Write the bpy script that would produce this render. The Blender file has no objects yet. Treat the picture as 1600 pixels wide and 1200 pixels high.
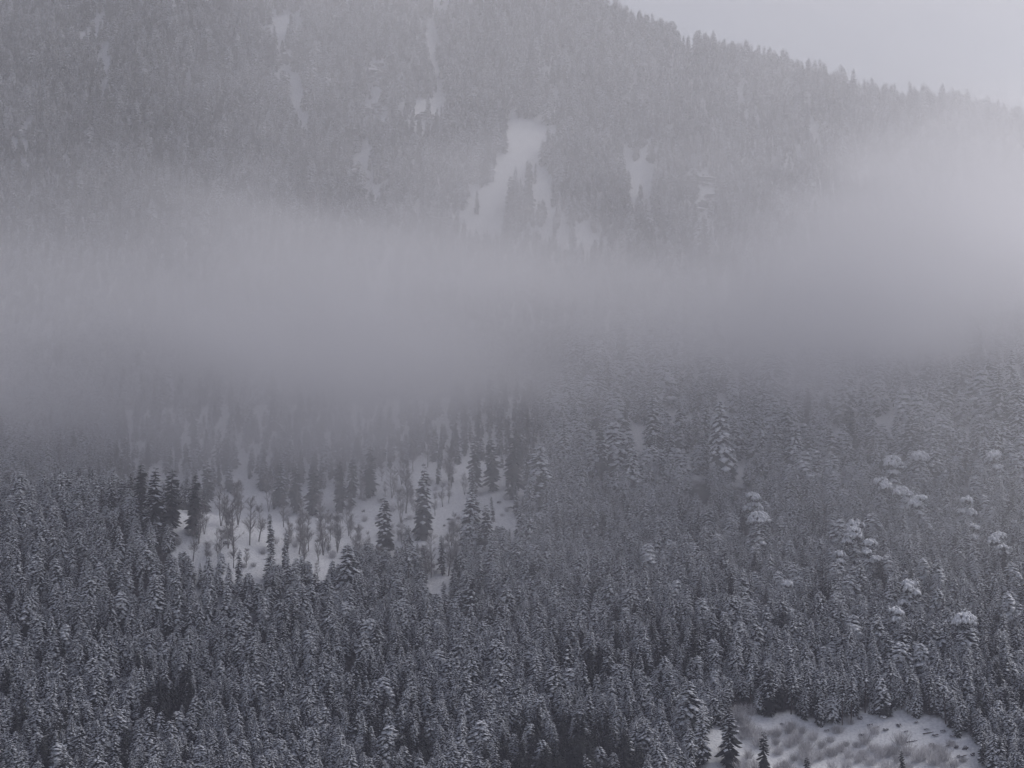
import bpy, math, random
import numpy as np

R = math.radians
rng = np.random.default_rng(11)
rnd = random.Random(5)
sc = bpy.context.scene
COL = sc.collection

# ------------------------------------------------------------------ camera
W, H = 1600.0, 1200.0
HFOV, PITCH = R(22.0), R(5.5)
TH = math.tan(HFOV / 2)
cam_d = bpy.data.cameras.new('camera')
cam = bpy.data.objects.new('camera', cam_d)
COL.objects.link(cam)
cam.location = (0, 0, 0)
cam.rotation_euler = (R(90) + PITCH, 0, 0)
cam_d.sensor_width = 36
cam_d.lens = 18 / TH
cam_d.clip_start, cam_d.clip_end = 0.5, 9000
sc.camera = cam

# ------------------------------------------------------------------ sky and sun (overcast, sun veiled behind the ridge to the right)
SUN_EL, SUN_AZ = 45.0, 58.0           # azimuth clockwise from the viewing direction (+Y)
world = bpy.data.worlds.new('World')
sc.world = world
world.use_nodes = True
wt = world.node_tree
wt.nodes.clear()
wo = wt.nodes.new('ShaderNodeOutputWorld')
bg = wt.nodes.new('ShaderNodeBackground')
sky = wt.nodes.new('ShaderNodeTexSky')
sky.sky_type = 'NISHITA'
sky.sun_disc = False
sky.sun_elevation = R(SUN_EL)
sky.sun_rotation = R(SUN_AZ)
sky.altitude = 900
sky.air_density = 1.0
sky.dust_density = 8.0
sky.ozone_density = 1.0
hs = wt.nodes.new('ShaderNodeHueSaturation')   # cloud cover takes the blue out
hs.inputs['Saturation'].default_value = 0.56
hs.inputs['Hue'].default_value = 0.52
wt.links.new(sky.outputs[0], hs.inputs['Color'])
wt.links.new(hs.outputs[0], bg.inputs['Color'])
bg.inputs['Strength'].default_value = 0.06
wt.links.new(bg.outputs[0], wo.inputs['Surface'])

sun_d = bpy.data.lights.new('sun', 'SUN')
sun = bpy.data.objects.new('sun', sun_d)
COL.objects.link(sun)
sun_d.energy = 1.5
sun_d.angle = R(35)
sun_d.color = (1.0, 0.965, 0.95)
sun.rotation_euler = (R(90 - SUN_EL), 0, R(180 - SUN_AZ))

sc.view_settings.view_transform = 'Standard'
sc.view_settings.look = 'None'
sc.view_settings.gamma = 1
sc.view_settings.use_curve_mapping = False
sc.view_settings.exposure = 0.72

cy = sc.cycles
cy.use_denoising = True
cy.max_bounces = 9
cy.diffuse_bounces = 2
cy.glossy_bounces = 1
cy.volume_bounces = 6
cy.transparent_max_bounces = 8
cy.use_adaptive_sampling = True
cy.adaptive_threshold = 0.02
cy.caustics_reflective = cy.caustics_refractive = False
cy.sample_clamp_indirect = 3.0


# ------------------------------------------------------------------ fog: where its lower and upper edges run, and how thick it is
LOW_X, LOW_Y = (-200, 0, 250, 500, 700, 900, 1050, 1250, 1400, 1500, 1800), (775, 765, 757, 735, 700, 622, 592, 616, 612, 560, 512)
TOP_X, TOP_Y = (-200, 0, 250, 420, 560, 720, 880, 1050, 1180, 1290, 1400, 1480, 1560, 1620, 1800), (345, 335, 312, 290, 345, 380, 440, 438, 405, 330, 262, 225, 225, 250, 270)
CORE, MIST, HAZE_D, STEP = 0.018, 0.0025, 0.000055, 2.0


# ------------------------------------------------------------------ small helpers
def smooth(a, b, x):
    t = np.clip((np.asarray(x, float) - a) / (b - a), 0, 1)
    return t * t * (3 - 2 * t)


def tag(o, label=None, cat=None, group=None, kind=None):
    if label: o['label'] = label
    if cat: o['category'] = cat
    if group: o['group'] = group
    if kind: o['kind'] = kind
    return o


class MB:
    """collects vertices and faces for one mesh"""
    def __init__(s): s.v, s.f, s.m, s.n = [], [], [], 0
    def add(s, V, F, mi=0):
        s.v.append(np.asarray(V, float))
        for f in F:
            s.f.append(tuple(int(i) + s.n for i in f)); s.m.append(mi)
        s.n += len(V)
    def mesh(s, name, mats, smooth_shade=True):
        me = bpy.data.meshes.new(name)
        me.from_pydata(np.concatenate(s.v).tolist(), [], s.f)
        for m in mats: me.materials.append(m)
        if len(mats) > 1: me.polygons.foreach_set('material_index', s.m)
        me.polygons.foreach_set('use_smooth', [smooth_shade] * len(s.f))
        me.update()
        return me


def merge(*mbs):
    o = MB()
    for k, b in enumerate(mbs):
        base = o.n
        o.v += b.v
        for f in b.f: o.f.append(tuple(i + base for i in f)); o.m.append(k)
        o.n += b.n
    return o


def link(name, me, parent=None):
    o = bpy.data.objects.new(name, me)
    COL.objects.link(o)
    if parent: o.parent = parent
    return o


def empty(name, loc, rz=0, s=1.0, tilt=(0, 0)):
    o = bpy.data.objects.new(name, None)
    o.empty_display_size = 1
    COL.objects.link(o)
    o.location = loc
    o.rotation_euler = (tilt[0], tilt[1], rz)
    o.scale = (s, s, s) if not isinstance(s, tuple) else s
    return o


# value noise on the plane (numpy)
_G = np.random.default_rng(3).random((256, 256))
def vnoise(x, y):
    x, y = np.asarray(x, float), np.asarray(y, float)
    xi, yi = np.floor(x).astype(int), np.floor(y).astype(int)
    u, v = x - xi, y - yi
    u, v = u * u * (3 - 2 * u), v * v * (3 - 2 * v)
    g = lambda a, b: _G[a % 256, b % 256]
    return (g(xi, yi) * (1 - u) + g(xi + 1, yi) * u) * (1 - v) + (g(xi, yi + 1) * (1 - u) + g(xi + 1, yi + 1) * u) * v
def fbm(x, y, o=4):
    a, s, t = 0.5, 0.0, 0.0
    for k in range(o):
        s = s + a * vnoise(x * 2 ** k + 17 * k, y * 2 ** k + 31 * k); t += a; a *= 0.5
    return s / t - 0.5


# ------------------------------------------------------------------ materials
def new_mat(name):
    m = bpy.data.materials.new(name)
    m.use_nodes = True
    nt = m.node_tree
    b = nt.nodes['Principled BSDF']
    b.inputs['Roughness'].default_value = 0.9
    b.inputs['Specular IOR Level'].default_value = 0.2
    return m, nt, b


def nd(nt, t, **kw):
    n = nt.nodes.new(t)
    for k, v in kw.items(): setattr(n, k, v)
    return n


def ramp(nt, src, stops):
    r = nd(nt, 'ShaderNodeValToRGB')
    el = r.color_ramp.elements
    while len(el) < len(stops): el.new(0.5)
    for e, (p, c) in zip(el, stops): e.position = p; e.color = (*c, 1)
    nt.links.new(src, r.inputs[0])
    return r.outputs[0]


def noisy(name, lo, hi, scale, detail=4, rand=0.0):
    m, nt, b = new_mat(name)
    tc = nd(nt, 'ShaderNodeTexCoord')
    n = nd(nt, 'ShaderNodeTexNoise'); n.inputs['Scale'].default_value = scale; n.inputs['Detail'].default_value = detail
    nt.links.new(tc.outputs['Object'], n.inputs['Vector'])
    c = ramp(nt, n.outputs['Fac'], [(0.35, lo), (0.65, hi)])
    if rand:
        oi = nd(nt, 'ShaderNodeObjectInfo')
        h = nd(nt, 'ShaderNodeHueSaturation')
        mr = nd(nt, 'ShaderNodeMapRange'); mr.inputs['To Min'].default_value = 1 - rand; mr.inputs['To Max'].default_value = 1 + rand
        nt.links.new(oi.outputs['Random'], mr.inputs['Value'])
        nt.links.new(mr.outputs[0], h.inputs['Value']); nt.links.new(c, h.inputs['Color'])
        c = h.outputs[0]
    nt.links.new(c, b.inputs['Base Color'])
    return m


M_needle = noisy('needles', (0.016, 0.022, 0.020), (0.05, 0.06, 0.055), 1.4, 3, 0.35)
M_dark = noisy('dark_needles', (0.012, 0.015, 0.015), (0.034, 0.04, 0.038), 1.4, 3, 0.3)
M_snow = noisy('branch_snow', (0.66, 0.68, 0.73), (0.81, 0.83, 0.88), 2.0, 3)
M_bark = noisy('bark', (0.03, 0.024, 0.022), (0.08, 0.065, 0.058), 3.0, 4, 0.3)
M_twig = noisy('frosted_twigs', (0.10, 0.09, 0.09), (0.26, 0.245, 0.245), 1.2, 3, 0.2)
M_shrub = noisy('shrub_twigs', (0.40, 0.39, 0.40), (0.68, 0.67, 0.69), 1.5, 3, 0.2)
M_rock = noisy('rock', (0.05, 0.048, 0.05), (0.15, 0.145, 0.145), 0.5, 6)

# ------------------------------------------------------------------ projection (used to lay the forest out on the hillside)
cp, sp = math.cos(PITCH), math.sin(PITCH)
def proj(x, y, z):
    d = y * cp + z * sp
    u = -y * sp + z * cp
    k = W / 2 / TH
    return W / 2 + x / d * k, H / 2 - u / d * k
def elev_tan(py):
    return math.tan(PITCH + math.atan((H / 2 - py) / (W / 2) * TH))


# ------------------------------------------------------------------ terrain shape
CR_X = np.array([-500, 0, 60, 150, 230, 400, 600, 800, 950, 1060, 1180, 1330, 1420, 1500, 1600, 2100])
CR_Y = np.array([40, 0, -15, -30, -50, -70, -90, -70, 10, 52, 78, 124, 152, 164, 190, 280])
CR_T = np.array([elev_tan(v) for v in CR_Y])
CR_U = (CR_X - W / 2) / (W / 2) * TH

def terrain(x, y):
    x, y = np.asarray(x, float), np.asarray(y, float)
    low = -54 + (y - 1100) * 0.5325
    k = 60.0                                               # valley floor blends into the slope
    floor = -150 + 0.02 * (y - 600) * 0
    low = np.where(y < 1100, np.maximum(low, floor) + 0 * x, low)
    up = 157 + (y - 1480) * 0.95
    h = np.clip(0.5 + 0.5 * (up - low) / 40, 0, 1)
    z = low * (1 - h) + up * h + 40 * h * (1 - h) * 0.5      # smooth max
    # gullies and ribs
    wx = x + 60 * fbm(x / 160 + 4, y / 160, 3)
    amp = smooth(1000, 1200, y) * (5 + 15 * smooth(1450, 1700, y))
    z = z + amp * 1.6 * fbm(wx / 75, y / 420 + 7, 4)
    z = z + 5 * fbm(x / 40, y / 40, 4) * smooth(950, 1100, y)
    # near spur on the left, its back dropping to the clearing behind
    z = z + 36 * smooth(-52, -165, x) * np.exp(-((y - 1235) / 62.0) ** 2)
    z = z - 7 * smooth(-30, -90, x) * np.exp(-((y - 1330) / 40.0) ** 2)
    # flat shelf of the clearing low on the right
    z = z - 4.0 * np.exp(-((x - 140) / 60.0) ** 2 - ((y - 1120) / 26.0) ** 2)
    # crest: the ridge line, falling away behind
    u = x / np.maximum(y, 200)
    e = np.interp(u, CR_U, CR_T)
    yc = (1480 * 0.95 - 157) / (0.95 - e)
    zc = e * yc
    back = zc - 0.55 * (y - yc) + 8 * fbm(x / 50, y / 50 + 3, 3)
    k = 26.0
    h = np.clip(0.5 + 0.5 * (back - z) / k, 0, 1)
    zz = back * (1 - h) + z * h - k * h * (1 - h)
    return np.where(y > 1400, zz, z)


def axis(parts):
    out = []
    for a, b, s in parts: out += list(np.arange(a, b, s))
    return np.array(out + [parts[-1][1]], float)


XS = axis([(-1200, -480, 40), (-480, 480, 5), (480, 1200, 40)])
YS = axis([(-300, 900, 60), (900, 1050, 15), (1050, 1900, 5), (1900, 2400, 50)])
GX, GY = np.meshgrid(XS, YS)
GZ = terrain(GX, GY)

_ys = np.linspace(1000, 2000, 2001)
def at(px, py):
    """the spot on the hillside seen at this place of the photograph"""
    u = (px - W / 2) / (W / 2) * TH
    z = terrain(u * _ys, _ys)
    x = u * (_ys * cp + z * sp)
    z = terrain(x, _ys)
    hit = np.nonzero(proj(x, _ys, z)[1] <= py)[0]
    k = int(hit[0]) if len(hit) else 0
    return float(x[k]), float(_ys[k]), float(z[k])


# ------------------------------------------------------------------ where the forest opens
def inside(poly, px, py):
    px, py = np.asarray(px, float), np.asarray(py, float)
    c = np.zeros(px.shape, bool)
    n = len(poly)
    for i in range(n):
        (x1, y1), (x2, y2) = poly[i], poly[(i + 1) % n]
        hit = ((y1 > py) != (y2 > py)) & (px < (x2 - x1) * (py - y1) / (y2 - y1 + 1e-9) + x1)
        c ^= hit
    return c

OPEN = [
    [(255, 850), (320, 790), (470, 790), (560, 750), (600, 725), (740, 720), (830, 760), (818, 808), (720, 832), (714, 935), (684, 935),
     (660, 850), (560, 850), (510, 890), (470, 880), (430, 862), (390, 898), (340, 878)],
    [(1095, 1170), (1115, 1125), (1150, 1107), (1215, 1108), (1240, 1122), (1300, 1130), (1330, 1116), (1380, 1106), (1440, 1115), (1490, 1140),
     (1530, 1168), (1545, 1200), (1545, 1330), (1090, 1330)],
    [(1066, 725), (1090, 715), (1098, 752), (1078, 762)], [(1148, 732), (1172, 726), (1174, 752), (1154, 758)], [(928, 728), (952, 722), (956, 750), (934, 754)], [(1490, 765), (1512, 760), (1508, 780)],
    [(790, 188), (828, 188), (836, 215), (868, 300), (862, 350), (842, 345), (824, 262), (800, 262), (790, 300), (778, 352), (735, 348), (728, 310), (770, 280), (785, 240)],
    [(990, 222), (1016, 218), (1022, 262), (1003, 300), (984, 284)], [(850, 70), (860, 76), (868, 115), (862, 150), (852, 130)],
    [(424, 20), (450, 20), (446, 90), (486, 170), (472, 172), (430, 96)], [(575, 95), (606, 90), (600, 170), (572, 180)], [(548, 240), (580, 230), (600, 290), (560, 285)],
    [(1000, 300), (1018, 330), (1024, 352), (1008, 340)], [(1080, 275), (1120, 285), (1115, 345), (1095, 330)],
    [(645, 160), (672, 165), (665, 185), (650, 180)], [(30, 196), (56, 198), (54, 212), (32, 212)],
    [(905, 335), (930, 330), (945, 370), (915, 380)],
]
DARK = [  # gaps in the canopy where only the dark understorey shows
    [(790, 1130), (880, 1122), (960, 1140), (1010, 1185), (1010, 1290), (770, 1290), (770, 1180)],
    [(210, 1040), (308, 1055), (324, 1112), (270, 1124), (218, 1104)], [(20, 1105), (50, 1100), (50, 1150), (25, 1150)],
    [(62, 1150), (92, 1145), (92, 1230), (60, 1230)], [(560, 1122), (640, 1118), (650, 1150), (570, 1150)], [(640, 1160), (672, 1160), (672, 1230), (640, 1230)],
    [(60, 1008), (110, 1000), (100, 1040), (55, 1035)], [(180, 1145), (215, 1150), (210, 1180), (185, 1175)], [(905, 1015), (980, 1010), (975, 1050), (925, 1050)],
    [(400, 1080), (412, 1060), (410, 1125), (395, 1120)],
]
SPARSE = [(170, 640), (830, 620), (850, 700), (830, 790), (560, 860), (270, 860), (190, 790)]


# ------------------------------------------------------------------ tree builders
OCT_F = [(0, 2, 4), (2, 1, 4), (1, 3, 4), (3, 0, 4), (2, 0, 5), (1, 2, 5), (3, 1, 5), (0, 3, 5)]
def lump(mb, c, rad, tan, rr, rt, rv, tilt):
    """a pad of snow: six points, round on top, flat below"""
    up = np.array([0, 0, 1.0])
    a = rad * math.cos(tilt) + up * math.sin(tilt)
    n = up * math.cos(tilt) - rad * math.sin(tilt)
    V = [c + a * rr, c - a * rr, c + tan * rt, c - tan * rt, c + n * rv, c - n * rv * 0.35]
    mb.add(V, OCT_F)


def tube(mb, P, Rr, k=5):
    P = [np.asarray(p, float) for p in P]
    V, F = [], []
    for i, (p, r) in enumerate(zip(P, Rr)):
        d = P[min(i + 1, len(P) - 1)] - P[max(i - 1, 0)]
        d = d / (np.linalg.norm(d) + 1e-9)
        s = np.cross(d, [0.31, 0.95, 0.1]); s /= np.linalg.norm(s) + 1e-9
        t = np.cross(d, s)
        for j in range(k):
            a = 2 * math.pi * j / k
            V.append(p + r * (math.cos(a) * s + math.sin(a) * t))
    for i in range(len(P) - 1):
        for j in range(k):
            F.append((i * k + j, i * k + (j + 1) % k, (i + 1) * k + (j + 1) % k, (i + 1) * k + j))
    mb.add(V, F)


def conifer(seed, Ht, Rad, snow, low=0.08, power=0.75, snow_low=0.45, pad=1.0):
    g = np.random.default_rng(seed)
    tr, cr, sn = MB(), MB(), MB()
    lean = g.normal(0, 0.012, 2)
    ax = lambda z: np.array([lean[0] * z, lean[1] * z, z])
    tube(tr, [ax(-1.2), ax(Ht * 0.3), ax(Ht * 0.7), ax(Ht * 0.985)], [0.30 * Ht / 20, 0.23 * Ht / 20, 0.12 * Ht / 20, 0.02], 6)
    z = low * Ht
    side = g.random(3) * 6.28
    while z < Ht * 0.985:
        t = z / Ht
        prof = (1 - t) ** power * (0.62 + 0.38 * float(smooth(low, low + 0.2, t)))
        L0 = max(Rad * prof * 1.12, 0.22)
        n = int(round(3 + 5.0 * min(1, L0 / 4.2)))
        a0 = g.random() * 6.28
        for j in range(n):
            az = a0 + 6.283 * j / n + g.normal(0, 0.25)
            L = L0 * g.uniform(0.62, 1.18) * (1 + 0.14 * math.sin(az * 2 + side[0]) + 0.12 * math.sin(az + z * 0.7 + side[1]))
            rad = np.array([math.cos(az), math.sin(az), 0]); tan = np.array([-math.sin(az), math.cos(az), 0])
            p0 = ax(z + g.normal(0, 0.2))
            a = R(20) * (t - 0.5) * 2 + g.normal(0, 0.13) - 0.14
            sag = L * g.uniform(0.16, 0.34)
            pt = lambda s: p0 + rad * (s * L * math.cos(a)) + np.array([0, 0, s * L * math.sin(a) - sag * s * s])
            wd = max(0.22, L * g.uniform(0.26, 0.40))
            cs = [pt(0.06), pt(0.40), pt(0.74), pt(1.0)]
            ws = [0.06, wd * 0.9, wd, 0.05]
            V = []
            for c, w in zip(cs, ws):
                dz = np.array([0, 0, -0.55 * w])
                V += [c + tan * w + dz, c, c - tan * w + dz]
            F = []
            for s in range(3):
                b = 3 * s
                F += [(b, b + 1, b + 4, b + 3), (b + 1, b + 2, b + 5, b + 4)]
            cr.add(V, F)
            pz = min(1, snow * 1.12) * (snow_low + (1 - snow_low) * float(smooth(0.15, 0.55, t)))
            for s, k_ in ((0.42, 0.7), (0.68, 0.8), (0.92, 0.92)):
                if g.random() < pz:
                    tl = math.atan2((pt(min(s + 0.1, 1.05)) - pt(s - 0.1))[2], 0.2 * L * math.cos(a))
                    q = g.uniform(0.7, 1.3) * k_ * pad
                    lump(sn, pt(s) + tan * g.normal(0, 0.22 * wd) + np.array([0, 0, 0.06]), rad, tan, min(0.25 * L + 0.18, 0.98) * q, min(0.70 * wd + 0.14, 1.3) * q * g.uniform(0.8, 1.25), (0.17 + 0.035 * L) * q, tl)
        z += (0.52 + 0.62 * (1 - t)) * g.uniform(0.85, 1.15) * Ht / 20
    if snow > 0.2:
        lump(sn, ax(Ht * 0.985), np.array([1.0, 0, 0]), np.array([0, 1.0, 0]), 0.16, 0.16, 0.3, 0)
    return tr, cr, sn


KINDS = []   # (look, trunk mesh, crown mesh, snow mesh, joined mesh, height)
def add_conifer(look, seed, Ht, Rad, snow, mat, **kw):
    tr, cr, sn = conifer(seed, Ht, Rad, snow, **kw)
    j = merge(tr, cr, sn) if sn.n else merge(tr, cr)
    KINDS.append((look, tr.mesh('trunk', [M_bark]), cr.mesh('crown', [mat]), sn.mesh('snow_load', [M_snow]) if sn.n else None,
                  j.mesh('conifer', [M_bark, mat, M_snow]), Ht, Rad))

add_conifer('tall slender snow-dusted conifer', 1, 20, 3.9, 0.85, M_needle, power=0.6)
add_conifer('broad snow-dusted conifer', 2, 18, 5.0, 0.9, M_needle, power=0.5)
add_conifer('full conifer with thickly snowed boughs', 3, 18, 4.7, 1.0, M_needle, power=0.5)
add_conifer('narrow spire-shaped snowy conifer', 4, 20, 3.5, 0.85, M_needle, power=0.55)
add_conifer('bare-trunked conifer with snowy top', 5, 19, 4.6, 0.92, M_needle, low=0.26, power=0.48)
add_conifer('round-topped snow-dusted conifer', 6, 16, 4.9, 0.95, M_needle, power=0.38)
add_conifer('bushy uneven snow-dusted conifer', 16, 17, 5.2, 0.85, M_needle, power=0.42)
add_conifer('greyish half-snowed conifer', 17, 18, 4.4, 0.7, M_needle, power=0.5, snow_low=0.15)
add_conifer('heavily laden round-crowned conifer', 18, 17, 5.0, 1.0, M_needle, power=0.36, pad=1.45)
NL = len(KINDS)
add_conifer('dark conifer almost without snow', 7, 21, 3.6, 0.0, M_dark, power=0.42, snow_low=0.0)
add_conifer('dark slim conifer with snowy tip', 8, 22, 3.0, 0.36, M_dark, power=0.40, snow_low=0.0)
add_conifer('dark broad conifer with snowy tip', 9, 19, 4.2, 0.32, M_dark, power=0.48, snow_low=0.05)


def place_conifer(k, loc, rz, s, label, group, name='conifer_tree'):
    look, tr, cr, sn, _, _, _ = KINDS[k]
    e = empty(name, loc, rz, s, (rnd.gauss(0, 0.03), rnd.gauss(0, 0.03)))
    tag(e, label, 'conifer', group)
    link('trunk', tr, e); tag(link('crown', cr, e), kind='stuff')
    if sn: tag(link('snow_load', sn, e), kind='stuff')
    return e


# ------------------------------------------------------------------ ground sheet
n_y, n_x = GX.shape
V = np.stack([GX, GY, GZ], -1).reshape(-1, 3)
idx = np.arange(n_x * n_y).reshape(n_y, n_x)
F = np.stack([idx[:-1, :-1], idx[:-1, 1:], idx[1:, 1:], idx[1:, :-1]], -1).reshape(-1, 4)
me = bpy.data.meshes.new('mountain_slope')
me.from_pydata(V.tolist(), [], F.tolist())
me.polygons.foreach_set('use_smooth', [True] * len(F))
PX, PY = proj(V[:, 0], np.maximum(V[:, 1], 50), V[:, 2])
cover = np.zeros(len(V))
PX, PY = PX + 34 * fbm(V[:, 0] / 12, V[:, 1] / 12, 3), PY + 26 * fbm(V[:, 0] / 12 + 50, V[:, 1] / 12, 3)
for poly in OPEN: cover = np.maximum(cover, inside(poly, PX, PY))
for dy in (22, 45, 70): cover = np.maximum(cover, inside(OPEN[0], PX, PY - dy))
cover = np.maximum(cover, inside(SPARSE, PX, PY))
cover = np.maximum(cover, smooth(1430, 1500, V[:, 1]))
cover = np.maximum(cover, 0.75 * smooth(1330, 1365, V[:, 1]) * smooth(10, 40, V[:, 0]))
cover = np.maximum(cover, smooth(1000, 900, V[:, 1]))
c2 = cover.reshape(n_y, n_x)
for _ in range(2):
    p = np.pad(c2, 1, mode='edge')
    c2 = (p[:-2, 1:-1] + p[2:, 1:-1] + p[1:-1, :-2] + p[1:-1, 2:] + 2 * c2) / 6
att = me.attributes.new('snow_cover', 'FLOAT', 'POINT')
att.data.foreach_set('value', c2.reshape(-1))
m, nt, b = new_mat('snowy_ground')
tc = nd(nt, 'ShaderNodeTexCoord')
a_ = nd(nt, 'ShaderNodeAttribute', attribute_name='snow_cover')
n1 = nd(nt, 'ShaderNodeTexNoise'); n1.inputs['Scale'].default_value = 0.22; n1.inputs['Detail'].default_value = 6
nt.links.new(tc.outputs['Object'], n1.inputs['Vector'])
n2 = nd(nt, 'ShaderNodeTexNoise'); n2.inputs['Scale'].default_value = 0.9; n2.inputs['Detail'].default_value = 4
nt.links.new(tc.outputs['Object'], n2.inputs['Vector'])
snowc = ramp(nt, n2.outputs['Fac'], [(0.3, (0.60, 0.61, 0.64)), (0.6, (0.80, 0.81, 0.83))])
litter = ramp(nt, n1.outputs['Fac'], [(0.40, (0.022, 0.020, 0.020)), (0.62, (0.05, 0.047, 0.047)), (0.84, (0.22, 0.22, 0.24))])
ad = nd(nt, 'ShaderNodeMath', operation='MULTIPLY_ADD'); ad.inputs[1].default_value = 0.5; ad.inputs[2].default_value = -0.25
nt.links.new(n1.outputs['Fac'], ad.inputs[0])
ad2 = nd(nt, 'ShaderNodeMath', operation='ADD'); nt.links.new(a_.outputs['Fac'], ad2.inputs[0]); nt.links.new(ad.outputs[0], ad2.inputs[1])
mr = nd(nt, 'ShaderNodeMapRange', interpolation_type='SMOOTHSTEP'); mr.inputs['From Min'].default_value = 0.25; mr.inputs['From Max'].default_value = 0.6
nt.links.new(ad2.outputs[0], mr.inputs['Value'])
mx = nd(nt, 'ShaderNodeMix', data_type='RGBA')
nt.links.new(mr.outputs[0], mx.inputs['Factor']); nt.links.new(litter, mx.inputs['A']); nt.links.new(snowc, mx.inputs['B'])
# steep faces shed their snow and show rock
ge = nd(nt, 'ShaderNodeNewGeometry'); sx = nd(nt, 'ShaderNodeSeparateXYZ'); nt.links.new(ge.outputs['Normal'], sx.inputs[0])
n3 = nd(nt, 'ShaderNodeTexNoise'); n3.inputs['Scale'].default_value = 0.12; n3.inputs['Detail'].default_value = 7
nt.links.new(tc.outputs['Object'], n3.inputs['Vector'])
st = nd(nt, 'ShaderNodeMath', operation='MULTIPLY_ADD'); st.inputs[1].default_value = 0.35
nt.links.new(n3.outputs['Fac'], st.inputs[0]); nt.links.new(sx.outputs['Z'], st.inputs[2])
mr2 = nd(nt, 'ShaderNodeMapRange', interpolation_type='SMOOTHSTEP'); mr2.inputs['From Min'].default_value = 0.70; mr2.inputs['From Max'].default_value = 0.80
nt.links.new(st.outputs[0], mr2.inputs['Value'])
mx2 = nd(nt, 'ShaderNodeMix', data_type='RGBA'); mx2.inputs['A'].default_value = (0.10, 0.095, 0.10, 1)
nt.links.new(mr2.outputs[0], mx2.inputs['Factor']); nt.links.new(mx.outputs['Result'], mx2.inputs['B'])
nt.links.new(mx2.outputs['Result'], b.inputs['Base Color'])
bp = nd(nt, 'ShaderNodeBump'); bp.inputs['Strength'].default_value = 0.5; bp.inputs['Distance'].default_value = 0.8
nt.links.new(n2.outputs['Fac'], bp.inputs['Height']); nt.links.new(bp.outputs[0], b.inputs['Normal'])
me.materials.append(m)
tag(link('mountain_slope', me), kind='structure')

# ------------------------------------------------------------------ lay out the conifers
def scatter(x0, x1, y0, y1, s):
    nx, ny = int((x1 - x0) / s), int((y1 - y0) / s)
    gx, gy = np.meshgrid(np.arange(nx), np.arange(ny))
    x = x0 + (gx + rng.uniform(-0.1, 1.1, gx.shape)) * s + (gy % 2) * s / 2
    y = y0 + (gy + rng.uniform(-0.1, 1.1, gx.shape)) * s
    return x.ravel(), y.ravel()

x1_, y1_ = scatter(-330, 330, 1038, 1500, 4.4)
x2_, y2_ = scatter(-400, 400, 1500, 1850, 4.2)
X, Y = np.concatenate([x1_, x2_]), np.concatenate([y1_, y2_])
keep = np.abs(X) < Y * TH * 1.12 + 12
X, Y = X[keep], Y[keep]
Z = terrain(X, Y)
N = len(X)
upper = Y > 1500
var = rng.integers(0, NL - 1, N)
laden = 0.03 + 0.10 * smooth(20, 110, X) * smooth(1130, 1200, Y)
tallzone = smooth(1322, 1362, Y) * smooth(10, 40, X) * (1 - smooth(1445, 1490, Y))   # larger, looser trees just under the fog on the right
clump = fbm(X / 30 + 9, Y / 30, 3)
dark_p = np.where(upper, 0.80, 0.06 + 0.4 * smooth(0.12, 0.25, clump))
var = np.where(~upper & (rng.random(N) < np.where(tallzone > 0.3, 0.34, laden)), NL - 1, var)
dark_p = np.where(tallzone > 0.3, 0.03, dark_p)
dark_p = np.where(inside(SPARSE, *proj(X, Y, Z)), 0.9, dark_p)
var = np.where(rng.random(N) < dark_p, NL + rng.integers(0, len(KINDS) - NL, N), var)
scl = np.clip(rng.normal(0.90, 0.19, N), 0.42, 1.42) * (1 + 0.35 * fbm(X / 60, Y / 60 + 5, 2)) * np.where(upper, 0.74, 0.77) * (1 + tallzone * rng.uniform(0.1, 1.0, N))
hts = np.array([k[5] for k in KINDS])[var] * scl
rds = np.array([k[6] for k in KINDS])[var] * scl
ok = np.ones(N, bool)
stray = rng.random(N) < 0.06                                # lone trees left standing in the clearing
bx, by = proj(X, Y, Z)
WX, WY = 58 * fbm(X / 8 + 3, Y / 8, 2), 48 * fbm(X / 9 + 30, Y / 9 + 8, 2)     # ragged forest edges
for poly in OPEN:
    for f, m_ in ((0.03, 0), (0.35, 0.8), (0.35, -0.8), (0.65, 0.5), (0.65, -0.5), (0.97, 0)):
        px, py = proj(X + m_ * rds, Y, Z + f * hts)
        hit = inside(poly, px + WX, py + WY)
        if poly is OPEN[0]: var = np.where(hit & stray, NL + 1, var); hit &= ~stray
        ok &= ~hit
gap = np.zeros(N, bool)
for poly in DARK:
    for f in (0.66, 0.97):
        px, py = proj(X, Y, Z + f * hts)
        gap |= inside(poly, px + WX * 0.5, py + WY * 0.5) & (rng.random(N) < (0.6 if poly is DARK[0] else 0.36))
var = np.where(gap, NL, var)
ok &= ~(inside(SPARSE, bx + 40 * fbm(X / 15, Y / 15, 2), by) & (rng.random(N) < np.where(by > 770, 0.88, 0.55)))
ok &= rng.random(N) > 0.80 * tallzone
ok &= ~(upper & (fbm(X / 15, Y / 60 + 2, 3) > np.where(X > 120, 0.27, np.where((np.abs(X - 12) < 34) & (Z > 330), 0.4, 0.25))))      # thin strips of open snow on the mountain
ok &= ~(~upper & (fbm(X / 12 + 40, Y / 12, 2) > 0.30))
X, Y, Z, var, scl, hts, rds, upper = (a[ok] for a in (X, Y, Z, var, scl, hts, rds, upper))
rz = rng.random(len(X)) * 6.283
tx, ty = proj(X, Y, Z + hts * 0.8)
infr = (tx > 4) & (tx < W - 4) & (ty < H - 8)
order = np.argsort(np.where(infr, Y, 1e6))
own = order[:240]

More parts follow.
